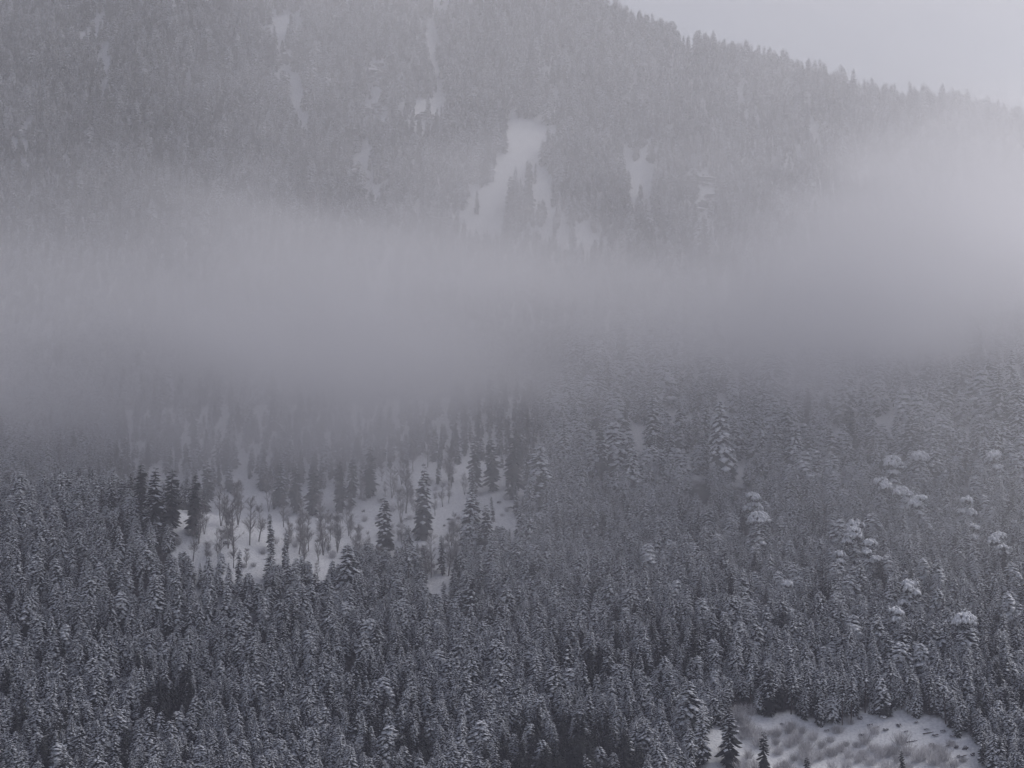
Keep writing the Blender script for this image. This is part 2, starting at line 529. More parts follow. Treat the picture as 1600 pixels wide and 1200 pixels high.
PLACES = [
    (0, 60, 'in the bottom left corner'), (60, 120, 'beside the bottom left corner'), (120, 220, 'left of the left dark gap'), (220, 330, 'below the left dark gap'),
    (330, 410, 'right of the left dark gap'), (410, 480, 'at the bottom, below the clearing'), (480, 560, 'at the bottom, below the snow chute'), (560, 600, 'below the small dark gaps'), (600, 640, 'right below the small dark gaps'),
    (640, 710, 'at the bottom edge left of centre'), (710, 780, 'just left of the big dark gap'), (780, 850, 'in the big dark gap, left'), (850, 930, 'in the middle of the big dark gap'),
    (930, 1000, 'in the big dark gap, right end'), (1000, 1050, 'just right of the big dark gap'), (1050, 1110, 'just left of the bottom snow bank'), (1110, 1220, 'behind the shrubby snow bank, left'),
    (1220, 1330, 'behind the shrubby snow bank, middle'), (1330, 1430, 'behind the open snow bank'), (1430, 1530, 'behind the snow bank, right end'), (1530, 1570, 'right of the snow bank'), (1570, 1601, 'in the bottom right corner'),
]
for i in own:
    k = int(var[i])
    where = next(w for a, b_, w in PLACES if a <= tx[i] < b_)
    size = 'short ' if scl[i] < 0.74 else 'large ' if scl[i] > 1.02 else ''
    place_conifer(k, (X[i], Y[i], Z[i] - 0.3), rz[i], float(scl[i]), size + KINDS[k][0] + ' ' + where, 'conifers at the front of the lower forest')

rest = np.ones(len(X), bool); rest[own] = False


def forest(name, sel, label):
    me = bpy.data.meshes.new(name)
    me.from_pydata(np.stack([X[sel], Y[sel], Z[sel] - 0.3], -1).tolist(), [], [])
    for nm, ty_, val in (('turn', 'FLOAT', rz[sel]), ('lean_x', 'FLOAT', rng.normal(0, 0.05, int(sel.sum()))), ('lean_y', 'FLOAT', rng.normal(0, 0.05, int(sel.sum()))), ('size', 'FLOAT', scl[sel]), ('look', 'INT', var[sel])):
        at_ = me.attributes.new(nm, ty_, 'POINT'); at_.data.foreach_set('value', val.astype(np.float32 if ty_ == 'FLOAT' else np.int32))
    o = link(name, me)
    tag(o, label, kind='stuff')
    ng = bpy.data.node_groups.new(name, 'GeometryNodeTree')
    ng.interface.new_socket('Geometry', in_out='INPUT', socket_type='NodeSocketGeometry')
    ng.interface.new_socket('Geometry', in_out='OUTPUT', socket_type='NodeSocketGeometry')
    gi, go = ng.nodes.new('NodeGroupInput'), ng.nodes.new('NodeGroupOutput')
    jn = ng.nodes.new('GeometryNodeJoinGeometry')
    for k in reversed(range(len(KINDS))):
        src = SRC[k]
        oi = ng.nodes.new('GeometryNodeObjectInfo'); oi.inputs['Object'].default_value = src
        g2 = ng.nodes.new('GeometryNodeGeometryToInstance')
        ng.links.new(oi.outputs['Geometry'], g2.inputs[0]); ng.links.new(g2.outputs[0], jn.inputs[0])
    ip = ng.nodes.new('GeometryNodeInstanceOnPoints')
    ip.inputs['Pick Instance'].default_value = True
    def attr(nm, dt):
        a = ng.nodes.new('GeometryNodeInputNamedAttribute'); a.data_type = dt; a.inputs['Name'].default_value = nm
        return a.outputs['Attribute']
    cx = ng.nodes.new('ShaderNodeCombineXYZ'); ng.links.new(attr('turn', 'FLOAT'), cx.inputs['Z'])
    ng.links.new(attr('lean_x', 'FLOAT'), cx.inputs['X']); ng.links.new(attr('lean_y', 'FLOAT'), cx.inputs['Y'])
    ng.links.new(gi.outputs[0], ip.inputs['Points']); ng.links.new(jn.outputs[0], ip.inputs['Instance'])
    ng.links.new(attr('look', 'INT'), ip.inputs['Instance Index']); ng.links.new(cx.outputs[0], ip.inputs['Rotation'])
    ng.links.new(attr('size', 'FLOAT'), ip.inputs['Scale'])
    ng.links.new(ip.outputs[0], go.inputs[0])
    md = o.modifiers.new('trees', 'NODES'); md.node_group = ng
    return o


SRC = [bpy.data.objects.new('conifer', k[4]) for k in KINDS]
forest('conifer_forest', rest & ~upper, 'dense snow-dusted conifer forest covering the lower slope')
forest('mountain_forest', rest & upper, 'dark misty conifer forest on the steep upper mountain')
print('TREES', len(X), int(upper.sum()))

# ------------------------------------------------------------------ trees, shrubs and rocks that stand out one by one
K = 800 / TH
def spot_tree(k, px, py, hpx, label, group, wide=1.0):
    x, y, z = at(px, py)
    s = hpx * y / K / KINDS[k][5]
    return place_conifer(k, (x, y, z - 0.4), rnd.random() * 6.28, (s * wide, s * wide, s), label, group)


add_conifer('conifer with a long bare trunk', 21, 20, 3.2, 0.62, M_needle, low=0.42)
SP, DK, DS, DB, BT = 0, 9, 10, 11, 12
GC = 'conifers standing by the snowy clearing at mid left'
for k, px, py, h, w, lab in [
    (DB, 660, 840, 112, 0.85, 'tall dark column-like conifer alone in the middle of the snowy clearing'),
    (DB, 602, 872, 100, 0.85, 'dark conifer with a snowy tip, left of the tall lone one in the clearing'),
    (DK, 741, 772, 92, 0.8, 'slim dark conifer at the right end of the clearing, under the fog'),
    (DK, 770, 768, 84, 1.1, 'dark conifer in the fog edge, second of the row right of the clearing'),
    (DK, 801, 778, 112, 1.0, 'tall dark conifer by the small snow patch right of the clearing'),
    (1, 842, 792, 100, 1.0, 'snowy conifer just right of the small snow patch beside the clearing'),
    (1, 735, 862, 95, 0.9, 'snow-laden conifer bordering the clearing on the right'),
    (DB, 760, 872, 84, 1.0, 'dark conifer tucked behind the snow-laden one at the right border of the clearing'),
    (DK, 215, 822, 100, 1.1, 'dark conifer at the far left end of the clearing, behind the spur'),
    (DB, 240, 842, 112, 1.0, 'broad dark conifer second from the left end of the clearing'),
    (DK, 265, 848, 118, 1.0, 'tallest dark conifer at the left end of the clearing'),
    (DK, 302, 838, 100, 0.95, 'dark conifer with its foot in snow, right of the tallest at the left end'),
    (DK, 322, 800, 82, 0.9, 'thin dark conifer half lost in fog above the left end of the clearing'),
    (DB, 437, 792, 74, 1.0, 'dark conifer in the fog above the bare trees of the clearing'),
    (DK, 462, 800, 76, 1.1, 'dark conifer in the fog left of the pair above the clearing'),
    (DK, 488, 806, 82, 1.1, 'left dark conifer of the pair in the fog above the clearing'),
    (DK, 531, 800, 84, 1.0, 'right dark conifer of the pair in the fog above the clearing'),
    (DK, 548, 792, 78, 0.9, 'faint dark conifer behind the pair in the fog'),
    (DK, 578, 776, 82, 1.15, 'round dark conifer at the upper edge of the clearing in the fog'),
    (DS, 420, 912, 66, 1.25, 'snow-tipped conifer poking up from the spur into the clearing'),
    (SP, 452, 930, 66, 1.0, 'slender snowy conifer right of the one poking into the clearing'),
    (1, 540, 940, 90, 1.0, 'broad snowy conifer at the lower edge of the clearing'),
    (BT, 640, 930, 92, 1.0, 'snowy conifer with bare lower trunk below the lone dark one'),
    (DB, 735, 985, 90, 0.9, 'dark conifer at the foot of the narrow snow chute'),
    (DK, 712, 925, 60, 0.7, 'small dark conifer inside the narrow snow chute')]:
    spot_tree(k, px, py, h, lab, GC, w)

GR = 'conifers standing by the bottom right snow clearing'
for k, px, py, h, w, lab in [
    (DB, 1140, 1198, 95, 0.95, 'dark conifer standing in the bottom right snow clearing, at its left end'),
    (DK, 1195, 1225, 84, 0.8, 'small dark conifer among the frosted shrubs of the bottom right clearing'),
    (DK, 1262, 1232, 50, 1.0, 'tiny dark conifer tip at the bottom edge among frosted shrubs'),
    (DK, 1412, 1232, 62, 0.8, 'thin dark conifer tip at the bottom edge below the snow bank'),
    (BT, 1286, 1122, 88, 0.9, 'bare-trunked conifer at the upper edge of the snow clearing, leftmost of four'),
    (BT, 1301, 1130, 92, 0.9, 'bare-trunked conifer at the upper edge of the snow clearing, second of four'),
    (BT, 1316, 1134, 96, 0.85, 'bare-trunked conifer at the upper edge of the snow clearing, third of four'),
    (BT, 1330, 1132, 92, 0.95, 'bare-trunked conifer at the upper edge of the snow clearing, rightmost of four'),
    (BT, 1236, 1116, 86, 1.0, 'bare-trunked conifer above the left part of the snow clearing'),
    (DB, 1200, 1120, 80, 1.0, 'dark broad conifer above the left part of the snow clearing'),
    (BT, 1212, 1110, 74, 1.0, 'bare-trunked conifer in the dark wood edge behind the snow bank'),
    (BT, 1262, 1116, 80, 0.9, 'bare-trunked conifer in the dark wood edge behind the snow bank'),
    (BT, 1352, 1114, 84, 1.0, 'bare-trunked conifer in the dark wood edge behind the snow bank'),
    (BT, 1372, 1106, 78, 0.9, 'bare-trunked conifer in the dark wood edge behind the snow bank'),
    (BT, 1394, 1108, 86, 1.0, 'bare-trunked conifer in the dark wood edge behind the snow bank'),
    (BT, 1422, 1112, 80, 1.0, 'bare-trunked conifer in the dark wood edge behind the snow bank'),
    (BT, 1452, 1118, 84, 1.0, 'bare-trunked conifer in the dark wood edge behind the snow bank'),
    (BT, 1478, 1132, 88, 1.0, 'bare-trunked conifer in the dark wood edge behind the snow bank'),
    (BT, 1172, 1108, 78, 0.9, 'bare-trunked conifer in the dark wood edge behind the snow bank'),
    (1, 1075, 1160, 95, 1.0, 'snow-laden conifer left of the bottom right clearing'),
    (3, 1098, 1195, 90, 1.0, 'narrow snowy conifer at the left border of the bottom right clearing')]:
    spot_tree(k, px, py, h, lab, GR, w)

GU = 'conifers in the snow chute of the upper mountain'
for k, px, py, h, w, lab in [
    (DK, 800, 352, 82, 0.75, 'dark pillar of a conifer in the upper snow chute, left of the two'),
    (DK, 812, 362, 60, 0.8, 'small dark conifer at the foot of the left one in the upper snow chute'),
    (DK, 826, 346, 92, 0.7, 'dark pillar of a conifer in the upper snow chute, right of the two'),
    (DK, 745, 335, 40, 0.9, 'little dark conifer at the left rim of the upper snow chute')]:
    spot_tree(k, px, py, h, lab, GU, w)

GM = 'tall snowy conifers rising at the lower edge of the fog'
for q, (k, px, py, h, w, lab) in enumerate([
    (BT, 1190, 742, 104, 1.0, 'tall snowy pine with a visible trunk under the fog, right of centre'),
    (BT, 1212, 738, 92, 1.0, 'snowy conifer right beside the tall pine with the visible trunk'),
    (1, 1128, 752, 128, 0.8, 'tall snowy conifer under the fog, left of the pine with the visible trunk'),
    (SP, 1022, 722, 110, 1.0, 'tall snowy conifer under the fog above the dense forest, centre right'),
    (DB, 942, 752, 90, 1.0, 'dark conifer with frosted top under the fog, right of the small snow patch'),
    (1, 880, 742, 74, 1.0, 'snow-laden conifer at the fog edge, above the middle of the forest'),
    (5, 985, 778, 72, 1.0, 'round snowy conifer below the fog edge at centre right'),
    (SP, 1100, 716, 96, 0.9, 'slender snowy conifer in the fog edge beside the small snow gap'),
    (2, 1240, 742, 84, 0.9, 'thickly snowed conifer at the fog edge, second right of the visible trunk'),
    (3, 1555, 752, 100, 0.9, 'narrow snowy conifer in mist near the right edge of the picture'),
    (3, 1432, 742, 78, 0.8, 'narrow snowy conifer behind the cluster of snow-capped pines'),
    (2, 1376, 742, 66, 1.0, 'snowed-in conifer behind and left of the cluster of snow-capped pines'),
    (1, 1480, 736, 70, 1.0, 'snowy conifer in thin mist right of the cluster of snow-capped pines'),
    (0, 1590, 700, 120, 1.0, 'tall misty conifer at the right edge just under the fog'),
    (0, 1560, 680, 110, 1.0, 'tall misty conifer second from the right edge under the fog')]):
    spot_tree(k, px, py, h, lab, GM, w)


# broad old pines with thick caps of snow
def snow_pine(seed, Ht, r0, n, spread):
    g = np.random.default_rng(seed)
    tr, cr, sn = conifer(seed, Ht * 0.94, r0 * 1.25, 1.0, low=0.30, power=0.34, pad=1.25)
    spots = [(0, 0, Ht * 0.90, r0)]
    for _ in range(n - 1):
        a = g.uniform(3.4, 6.0)                              # most lobes show on the valley side
        spots.append((math.cos(a) * spread * g.uniform(0.7, 1.25), math.sin(a) * spread * 0.8, Ht * g.uniform(0.48, 0.86), r0 * g.uniform(0.6, 0.85)))
    for lx, ly, lz, r in spots:
        c = np.array([lx, ly, lz]); hh = r * (0.9 if n == 1 else g.uniform(0.6, 0.9))
        tube(tr, [(0, 0, Ht * 0.45), c * np.array([0.6, 0.6, 0.9]), c], [0.2, 0.14, 0.05], 4)
        for j in range(int(40 * r)):
            az = g.random() * 6.283; el = g.uniform(-1.0, 1.0)
            d = np.array([math.cos(az) * math.cos(el), math.sin(az) * math.cos(el), math.sin(el)])
            p = c + d * np.array([r, r, hh]) * g.uniform(0.5, 0.98)
            rad = np.array([math.cos(az), math.sin(az), -0.35]); tan = np.array([-math.sin(az), math.cos(az), 0])
            L, w = g.uniform(0.7, 1.3), g.uniform(0.35, 0.6)
            cr.add([p - rad * L * 0.5, p + tan * w + (0, 0, -0.2), p + rad * L * 0.5 + (0, 0, -0.25), p - tan * w + (0, 0, -0.2), p + (0, 0, 0.15)],
                   [(0, 1, 4), (1, 2, 4), (2, 3, 4), (3, 0, 4)])
        for j in range(int((42 if n == 1 else 21) * r)):     # overlapping pads of snow over the top of the lobe
            az = g.random() * 6.283; el = math.asin(g.uniform(0.12, 1.0)) if n > 1 else math.asin(g.uniform(0.0, 1.0))
            d = np.array([math.cos(az) * math.cos(el), math.sin(az) * math.cos(el), math.sin(el)])
            p = c + d * np.array([r, r, hh]) * g.uniform(0.92, 1.08)
            rad = np.array([math.cos(az), math.sin(az), 0]); tan = np.array([-math.sin(az), math.cos(az), 0])
            q = g.uniform(0.55, 1.25)
            lump(sn, p + g.normal(0, 0.3, 3), rad, tan, 1.1 * q, 0.92 * q, 0.58 * q, -1.2 * math.cos(el))
    return tr.mesh('trunk', [M_bark]), cr.mesh('crown', [M_needle]), sn.mesh('snow_cap', [M_snow])


GP = 'broad snow-capped pines among the forest on the right'
for q, (px, py, hpx, n, r0, sprd, lab) in enumerate([
    (1186, 880, 66, 1, 4.4, 0, 'pine with one big rounded snow cap, left of all the snow-capped pines'),
    (1508, 1045, 70, 1, 4.6, 0, 'pine with one thick domed snow cap, lowest of the snow-capped pines on the right'),
    (1338, 900, 78, 5, 3.6, 4.2, 'snow-capped pine with several caps, upper tree of the pair right of centre'),
    (1360, 916, 66, 5, 2.7, 3.6, 'snow-capped pine leaning down to the right, lower tree of the pair right of centre'),
    (1312, 918, 50, 3, 2.1, 2.6, 'small snow-capped pine at the left foot of the pair'),
    (1396, 792, 70, 4, 3.8, 4.2, 'tallest pine of the snow-capped cluster at upper right'),
    (1378, 820, 64, 4, 3.1, 3.2, 'left pine of the snow-capped cluster at upper right'),
    (1410, 830, 62, 5, 3.2, 3.8, 'middle pine of the snow-capped cluster at upper right'),
    (1438, 778, 60, 1, 4.2, 0, 'pine with a square-looking snow cap behind the cluster at upper right'),
    (1438, 842, 62, 4, 2.9, 3.2, 'lower right pine of the snow-capped cluster at upper right'),
    (1512, 842, 58, 4, 2.3, 2.8, 'lone snow-capped pine between the cluster and the right edge'),
    (1522, 868, 42, 2, 2.4, 2.0, 'little snow-capped pine under the lone one near the right edge'),
    (1562, 906, 66, 5, 2.8, 4.0, 'snow-capped pine with a drooping right side near the right edge'),
    (1555, 776, 64, 4, 3.0, 3.0, 'misty snow-capped pine below the fog near the right edge'),
    (1421, 980, 66, 5, 2.9, 3.0, 'snow-capped pine above the small one in the lower right forest'),
    (1399, 1012, 56, 4, 2.3, 2.8, 'small snow-capped pine in the lower right forest'),
    (1176, 838, 62, 5, 2.7, 3.0, 'snowy pine right behind the pine with the big rounded cap'),
    (1232, 960, 46, 1, 1.8, 0, 'small pine with a pointed white cap amid the right forest')]):
    x, y, z = at(px, py)
    Ht = hpx * y / K * 1.12
    t_, c_, s_ = snow_pine(200 + q, Ht, r0 * 1.1, n, sprd)
    e = empty('snow_capped_pine', (x, y, z - 0.4))
    tag(e, lab, 'pine', GP)
    link('trunk', t_, e); tag(link('crown', c_, e), kind='stuff'); tag(link('snow_cap', s_, e), kind='stuff')


# bare broadleaved trees on the clearing
def bare_tree(seed, Ht, spread, stems):
    g = np.random.default_rng(seed)
    tr, cr = MB(), MB()
    for st_ in range(stems):
        a = g.random() * 6.283
        tip = np.array([math.cos(a) * spread * 0.35 * (stems > 1), math.sin(a) * spread * 0.35 * (stems > 1), Ht * 0.9])
        mid = tip * np.array([0.75, 0.75, 0.42]) + g.normal(0, 0.35, 3) * [1, 1, 0]
        P = [np.array([0, 0, -0.8]), mid * [0.4, 0.4, 0.45], mid, (mid + tip) / 2 + g.normal(0, 0.3, 3) * [1, 1, 0], tip]
        r0 = 0.27 / stems ** 0.4
        tube(tr, P, [r0, r0 * 0.85, r0 * 0.66, r0 * 0.4, 0.03], 5)
        for b_ in range(int(30 / stems) + 5):
            t = g.uniform(0.30, 0.97)
            f = t * 4; i = min(int(f), 3); p = P[i] + (P[i + 1] - P[i]) * (f - i)
            az = g.random() * 6.283
            L = spread * (1.15 - 0.75 * t) * g.uniform(0.6, 1.1)
            up = g.uniform(0.5, 1.3)
            d = np.array([math.cos(az), math.sin(az), up]); d /= np.linalg.norm(d)
            q1 = p + d * L * 0.55; q2 = q1 + (d + [0, 0, 0.35]) * L * 0.5
            tube(cr, [p, q1, q2], [0.085, 0.05, 0.012], 3)
            for tw in range(17):
                u = g.uniform(0.25, 1); b0 = p + (q2 - p) * u
                e_ = d + g.normal(0, 0.55, 3) + [0, 0, 0.15]; e_ /= np.linalg.norm(e_)
                l = g.uniform(0.6, 1.7); sd = np.cross(e_, g.normal(0, 1, 3)); sd /= np.linalg.norm(sd) + 1e-9
                cr.add([b0 - sd * 0.026, b0 + sd * 0.026, b0 + e_ * l], [(0, 1, 2)])
                for _ in range(2):
                    b1 = b0 + e_ * l * g.uniform(0.3, 0.8); e2 = e_ + g.normal(0, 0.6, 3); e2 /= np.linalg.norm(e2)
                    cr.add([b1 - sd * 0.022, b1 + sd * 0.022, b1 + e2 * g.uniform(0.5, 1.1)], [(0, 1, 2)])
    return tr.mesh('trunk', [M_twig]), cr.mesh('branches', [M_twig])


BARE = [bare_tree(31, 16, 3.6, 1), bare_tree(32, 15, 3.4, 2), bare_tree(33, 17, 4.0, 2), bare_tree(34, 13, 2.6, 1), bare_tree(35, 14, 3.2, 3)]
GB = 'bare broadleaved trees on the snowy clearing'
for k, px, py, h, lab in [
    (2, 366, 868, 92, 'large twin-stemmed bare tree in front on the left half of the clearing'),
    (1, 310, 850, 62, 'forked bare tree against the dark conifers at the left of the clearing'),
    (0, 390, 852, 82, 'straight bare tree right of the large twin-stemmed one'),
    (3, 404, 846, 60, 'thin bare tree second right of the large twin-stemmed one'),
    (4, 372, 820, 70, 'hazy many-stemmed bare tree behind the large twin-stemmed one'),
    (1, 345, 822, 66, 'hazy bare tree left behind the large twin-stemmed one'),
    (3, 467, 866, 60, 'crooked thin bare tree in the middle of the clearing'),
    (0, 482, 862, 62, 'bare tree just right of the crooked one'),
    (4, 505, 868, 68, 'many-stemmed bare tree at the lower middle of the clearing'),
    (2, 420, 800, 66, 'bare tree fading into the fog at the upper left of the clearing'),
    (3, 634, 802, 68, 'slim bare tree on open snow left of the tall lone dark conifer'),
    (3, 692, 792, 40, 'small forked bare tree on open snow right of the tall lone dark conifer'),
    (3, 706, 760, 60, 'bare tree at the upper rim of the snow, half in fog'),
    (3, 702, 752, 58, 'thin bare tree left of the half-fogged one at the upper rim'),
    (3, 680, 806, 34, 'short bare sapling at the right foot of the tall lone dark conifer'),
    (0, 674, 902, 76, 'rounded bare tree standing in the narrow snow chute'),
    (3, 700, 900, 70, 'slender bare tree right of the rounded one in the snow chute'),
    (3, 662, 920, 72, 'slender bare tree left of the rounded one in the snow chute'),
    (4, 560, 880, 62, 'shrubby bare tree at the lower right of the clearing'),
    (4, 590, 900, 50, 'shrubby bare tree just below the snow-tipped dark conifer'),
    (1, 628, 852, 44, 'low bare tree between the two dark conifers of the clearing'),
    (4, 545, 838, 52, 'pale bushy bare tree under the pair of dark conifers'),
    (0, 645, 735, 52, 'bare tree dissolving into the fog at the top of the clearing'),
    (0, 668, 730, 56, 'second bare tree dissolving into the fog at the top of the clearing'),
    (3, 625, 728, 40, 'thin bare tree dissolving into the fog, left of the others at the top')]:
    x, y, z = at(px, py)
    t_, c_ = BARE[k]
    e = empty('bare_tree', (x, y, z - 0.2), rnd.random() * 6.28, h * y / K / [16, 15, 17, 13, 14][k])
    tag(e, lab, 'tree', GB)
    link('trunk', t_, e); tag(link('branches', c_, e), kind='stuff')


PB = [(300, 860, 'in front of the leftmost dark conifers'), (340, 850, 'left of the large twin-stemmed bare tree'), (420, 830, 'left of the crooked bare tree'),
      (460, 812, 'under the fogged conifer row'), (500, 830, 'under the pair of fogged conifers'), (530, 870, 'at the lower middle of the clearing'), (570, 830, 'left of the snow-tipped dark conifer'),
      (590, 760, 'at the upper edge of the clearing, in the fog'), (630, 770, 'above the two dark conifers of the clearing'), (640, 880, 'just above the narrow snow chute'), (690, 830, 'right of the tall lone dark conifer'),
      (720, 780, 'near the slim dark conifer at the right'), (700, 910, 'in the narrow snow chute'), (550, 905, 'at the front edge below the clearing'), (480, 885, 'at the front edge of the clearing, middle'), (400, 880, 'at the front edge of the clearing, left')]
nb = 0
rb = random.Random(77)
while nb < 62:
    px, py = rb.uniform(280, 735), rb.uniform(735, 925)
    if not (inside(OPEN[0], px, py) or inside(OPEN[0], px, py - 22)) or rb.random() > 0.35 + 0.65 * (440 < px < 640): continue
    nb += 1
    x, y, z = at(px, py)
    k = rb.randrange(5)
    t_, c_ = BARE[k]
    h = rb.uniform(22, 60)
    e = empty('bare_tree', (x, y, z - 0.2), rb.random() * 6.28, h * y / K / [16, 15, 17, 13, 14][k])
    near = PB[int(np.argmin([math.hypot(px - a, py - b_) for a, b_, _ in PB]))][2]
    tag(e, ('small ' if h < 38 else '') + ('straight', 'forked', 'twin-stemmed', 'thin', 'bushy')[k] + ' bare tree ' + near, 'tree', GB)
    link('trunk', t_, e); tag(link('branches', c_, e), kind='stuff')


# frosted shrubs
def shrub(seed, Ht, wid):
    g = np.random.default_rng(seed)
    mb = MB()
    for j in range(120):
        az = g.random() * 6.283; lean_ = abs(g.normal(0, 0.5))
        b0 = np.array([math.cos(az), math.sin(az), 0]) * g.uniform(0, wid * 0.35)
        d = np.array([math.cos(az) * lean_, math.sin(az) * lean_, 1]); d /= np.linalg.norm(d)
        sd = np.cross(d, g.normal(0, 1, 3)); sd /= np.linalg.norm(sd) + 1e-9
        l = Ht * g.uniform(0.5, 1.0)
        mb.add([b0 - sd * 0.075, b0 + sd * 0.075, b0 + d * l], [(0, 1, 2)])
        for _ in range(4):
            b1 = b0 + d * l * g.uniform(0.35, 0.9); e2 = d + g.normal(0, 0.5, 3); e2 /= np.linalg.norm(e2)
            mb.add([b1 - sd * 0.035, b1 + sd * 0.035, b1 + e2 * g.uniform(0.6, 1.4)], [(0, 1, 2)])
    return mb.mesh('bare_shrub', [M_shrub])


GL = 'fallen logs on the bottom right snow bank'
def log_mesh(seed):
    g = np.random.default_rng(seed); mb = MB()
    L_ = g.uniform(4, 7)
    tube(mb, [(-L_ / 2, 0, 0.12), (0, g.normal(0, 0.15), 0.22), (L_ / 2, 0, 0.30)], [0.26, 0.22, 0.10], 6)
    for _ in range(5):
        t = g.uniform(-0.3, 0.45) * L_
        tube(mb, [(t, 0, 0.2), (t + 0.5, g.normal(0, 0.5), g.uniform(0.5, 1.2))], [0.07, 0.02], 3)
    return mb.mesh('fallen_log', [M_bark])
for q, (px, py, lab) in enumerate([(1176, 1114, 'fallen log at the upper left of the bottom right clearing'), (1370, 1138, 'fallen log on the left part of the open snow bank'),
        (1452, 1146, 'fallen log on the upper right of the open snow bank'), (1484, 1166, 'fallen log along the right rim of the snow bank'),
        (1506, 1182, 'fallen log nearest the right end of the snow bank'), (1424, 1160, 'fallen log above the right brush of the clearing')]):
    x, y, z = at(px, py)
    o = link('fallen_log', log_mesh(300 + q)); o.location = (x, y, z + 0.05); o.rotation_euler = (0, -0.1, rnd.uniform(-0.6, 0.9))
    tag(o, lab, 'log', GL)


SHR = [shrub(41, 5.0, 4.6), shrub(42, 3.8, 5.4), shrub(43, 6.4, 4.4)]
SH1 = [(1150, 1140), (1172, 1152), (1185, 1166), (1215, 1150), (1232, 1168), (1246, 1160), (1258, 1176), (1270, 1158), (1284, 1170), (1297, 1160), (1216, 1180),
       (1240, 1190), (1262, 1196), (1280, 1188), (1300, 1182), (1314, 1176), (1326, 1186), (1338, 1168), (1352, 1164), (1364, 1174), (1340, 1192), (1322, 1202),
       (1300, 1204), (1360, 1196), (1376, 1186), (1390, 1180), (1402, 1192), (1418, 1182), (1432, 1192), (1446, 1186), (1460, 1196), (1474, 1190), (1490, 1200),
       (1384, 1204), (1408, 1210), (1436, 1212), (1170, 1186), (1182, 1206), (1160, 1210), (1214, 1206), (1236, 1212), (1366, 1148), (1308, 1146), (1470, 1178), (1504, 1192)]
SH2 = [(335, 776), (640, 812), (560, 846), (575, 858), (520, 872), (655, 862), (612, 800), (590, 812), (430, 850), (452, 838), (410, 866), (548, 826), (500, 846), (622, 770), (680, 775),
       (735, 800), (716, 812), (792, 800), (812, 792), (352, 842), (690, 860), (704, 872), (668, 872), (610, 880), (380, 888), (396, 886), (325, 858)]
while len(SH2) < 75:
    px, py = rb.uniform(270, 820), rb.uniform(740, 920)
    if inside(OPEN[0], px, py): SH2.append((px, py))
while len(SH1) < 85:
    px, py = rb.uniform(1120, 1530), rb.uniform(1112, 1212)
    if inside(OPEN[1], px, py) and (py > 1165 or px < 1300 or rb.random() < 0.15): SH1.append((px, py))
def side(px, py, spots):
    return spots[int(np.argmin([math.hypot(px - a, py - b_) for a, b_, _ in spots]))][2]
A1 = [(1160, 1140, 'by the dark conifer in the right clearing'), (1175, 1205, 'at the bottom left corner of the clearing'), (1235, 1165, 'in the left thicket of the clearing'),
      (1240, 1205, 'low in the left thicket, at the bottom edge'), (1285, 1165, 'below the four bare-trunked conifers'), (1310, 1200, 'at the bottom below the bare-trunked conifers'),
      (1345, 1175, 'in the middle thicket of the clearing'), (1375, 1200, 'at the bottom edge in the middle of the clearing'), (1400, 1182, 'right of the middle thicket, under the snow bank'),
      (1430, 1200, 'at the bottom edge under the open snow bank'), (1450, 1186, 'on the lower right of the snow bank'), (1490, 1195, 'at the right end of the clearing')]
A2 = [(335, 790, 'under the fog at the left of the clearing'), (400, 870, 'at the front edge of the left clearing'), (450, 845, 'in the middle of the left clearing'),
      (540, 850, 'in the pale thicket of the left clearing'), (600, 805, 'on open snow near the upper rim of the left clearing'), (610, 880, 'below the snow-tipped dark conifer'),
      (650, 815, 'beside the tall lone dark conifer'), (690, 865, 'at the top of the narrow snow chute'), (725, 806, 'at the right end of the left clearing'), (800, 796, 'on the small snow patch right of the clearing')]
for lst, A, grp, szs in ((SH1, A1, 'frosted shrubs in the bottom right clearing', (0.8, 1.5)), (SH2, A2, 'leafless shrubs on the clearing at mid left', (0.5, 1.0))):
    for px, py in lst:
        x, y, z = at(px, py)
        k = rnd.randrange(3)
        o = link('bare_shrub', SHR[k])
        o.location = (x, y, z - 0.1); o.rotation_euler = (0, 0, rnd.random() * 6.28)
        s_ = rnd.uniform(*szs); o.scale = (s_, s_, s_)
        tag(o, ('big ' if s_ > szs[0] + 0.65 * (szs[1] - szs[0]) else 'small ' if s_ < szs[0] + 0.3 * (szs[1] - szs[0]) else '') + ('tall ' if k == 2 else 'low spreading ' if k == 1 else 'rounded ') + 'frosted shrub ' + side(px, py, A), 'shrub', grp)


# rocks on the snow and crags on the mountain
def rock(seed, sx, sy, sz, steps=7, rings=5, snow=None):
    g = np.random.default_rng(seed)
    n, m_ = steps + 3, rings
    V, F = [(0, 0, sz)], []
    for i in range(1, m_ + 1):
        th = i / m_ * 1.9
        for j in range(n):
            a = 6.283 * j / n
            r = 1 + 0.22 * g.normal() * (0.5 + 0.5 * i / m_)
            r = float(np.clip(r, 0.6, 1.45))
            V.append((math.sin(th) * math.cos(a) * sx * r, math.sin(th) * math.sin(a) * sy * r, math.cos(th) * sz * r))
    for j in range(n): F.append((0, 1 + j, 1 + (j + 1) % n))
    for i in range(m_ - 1):
        for j in range(n):
            a = 1 + i * n + j; b2 = 1 + i * n + (j + 1) % n
            F.append((a, a + n, b2 + n, b2))
    mb = MB(); mb.add(V, F)
    return mb

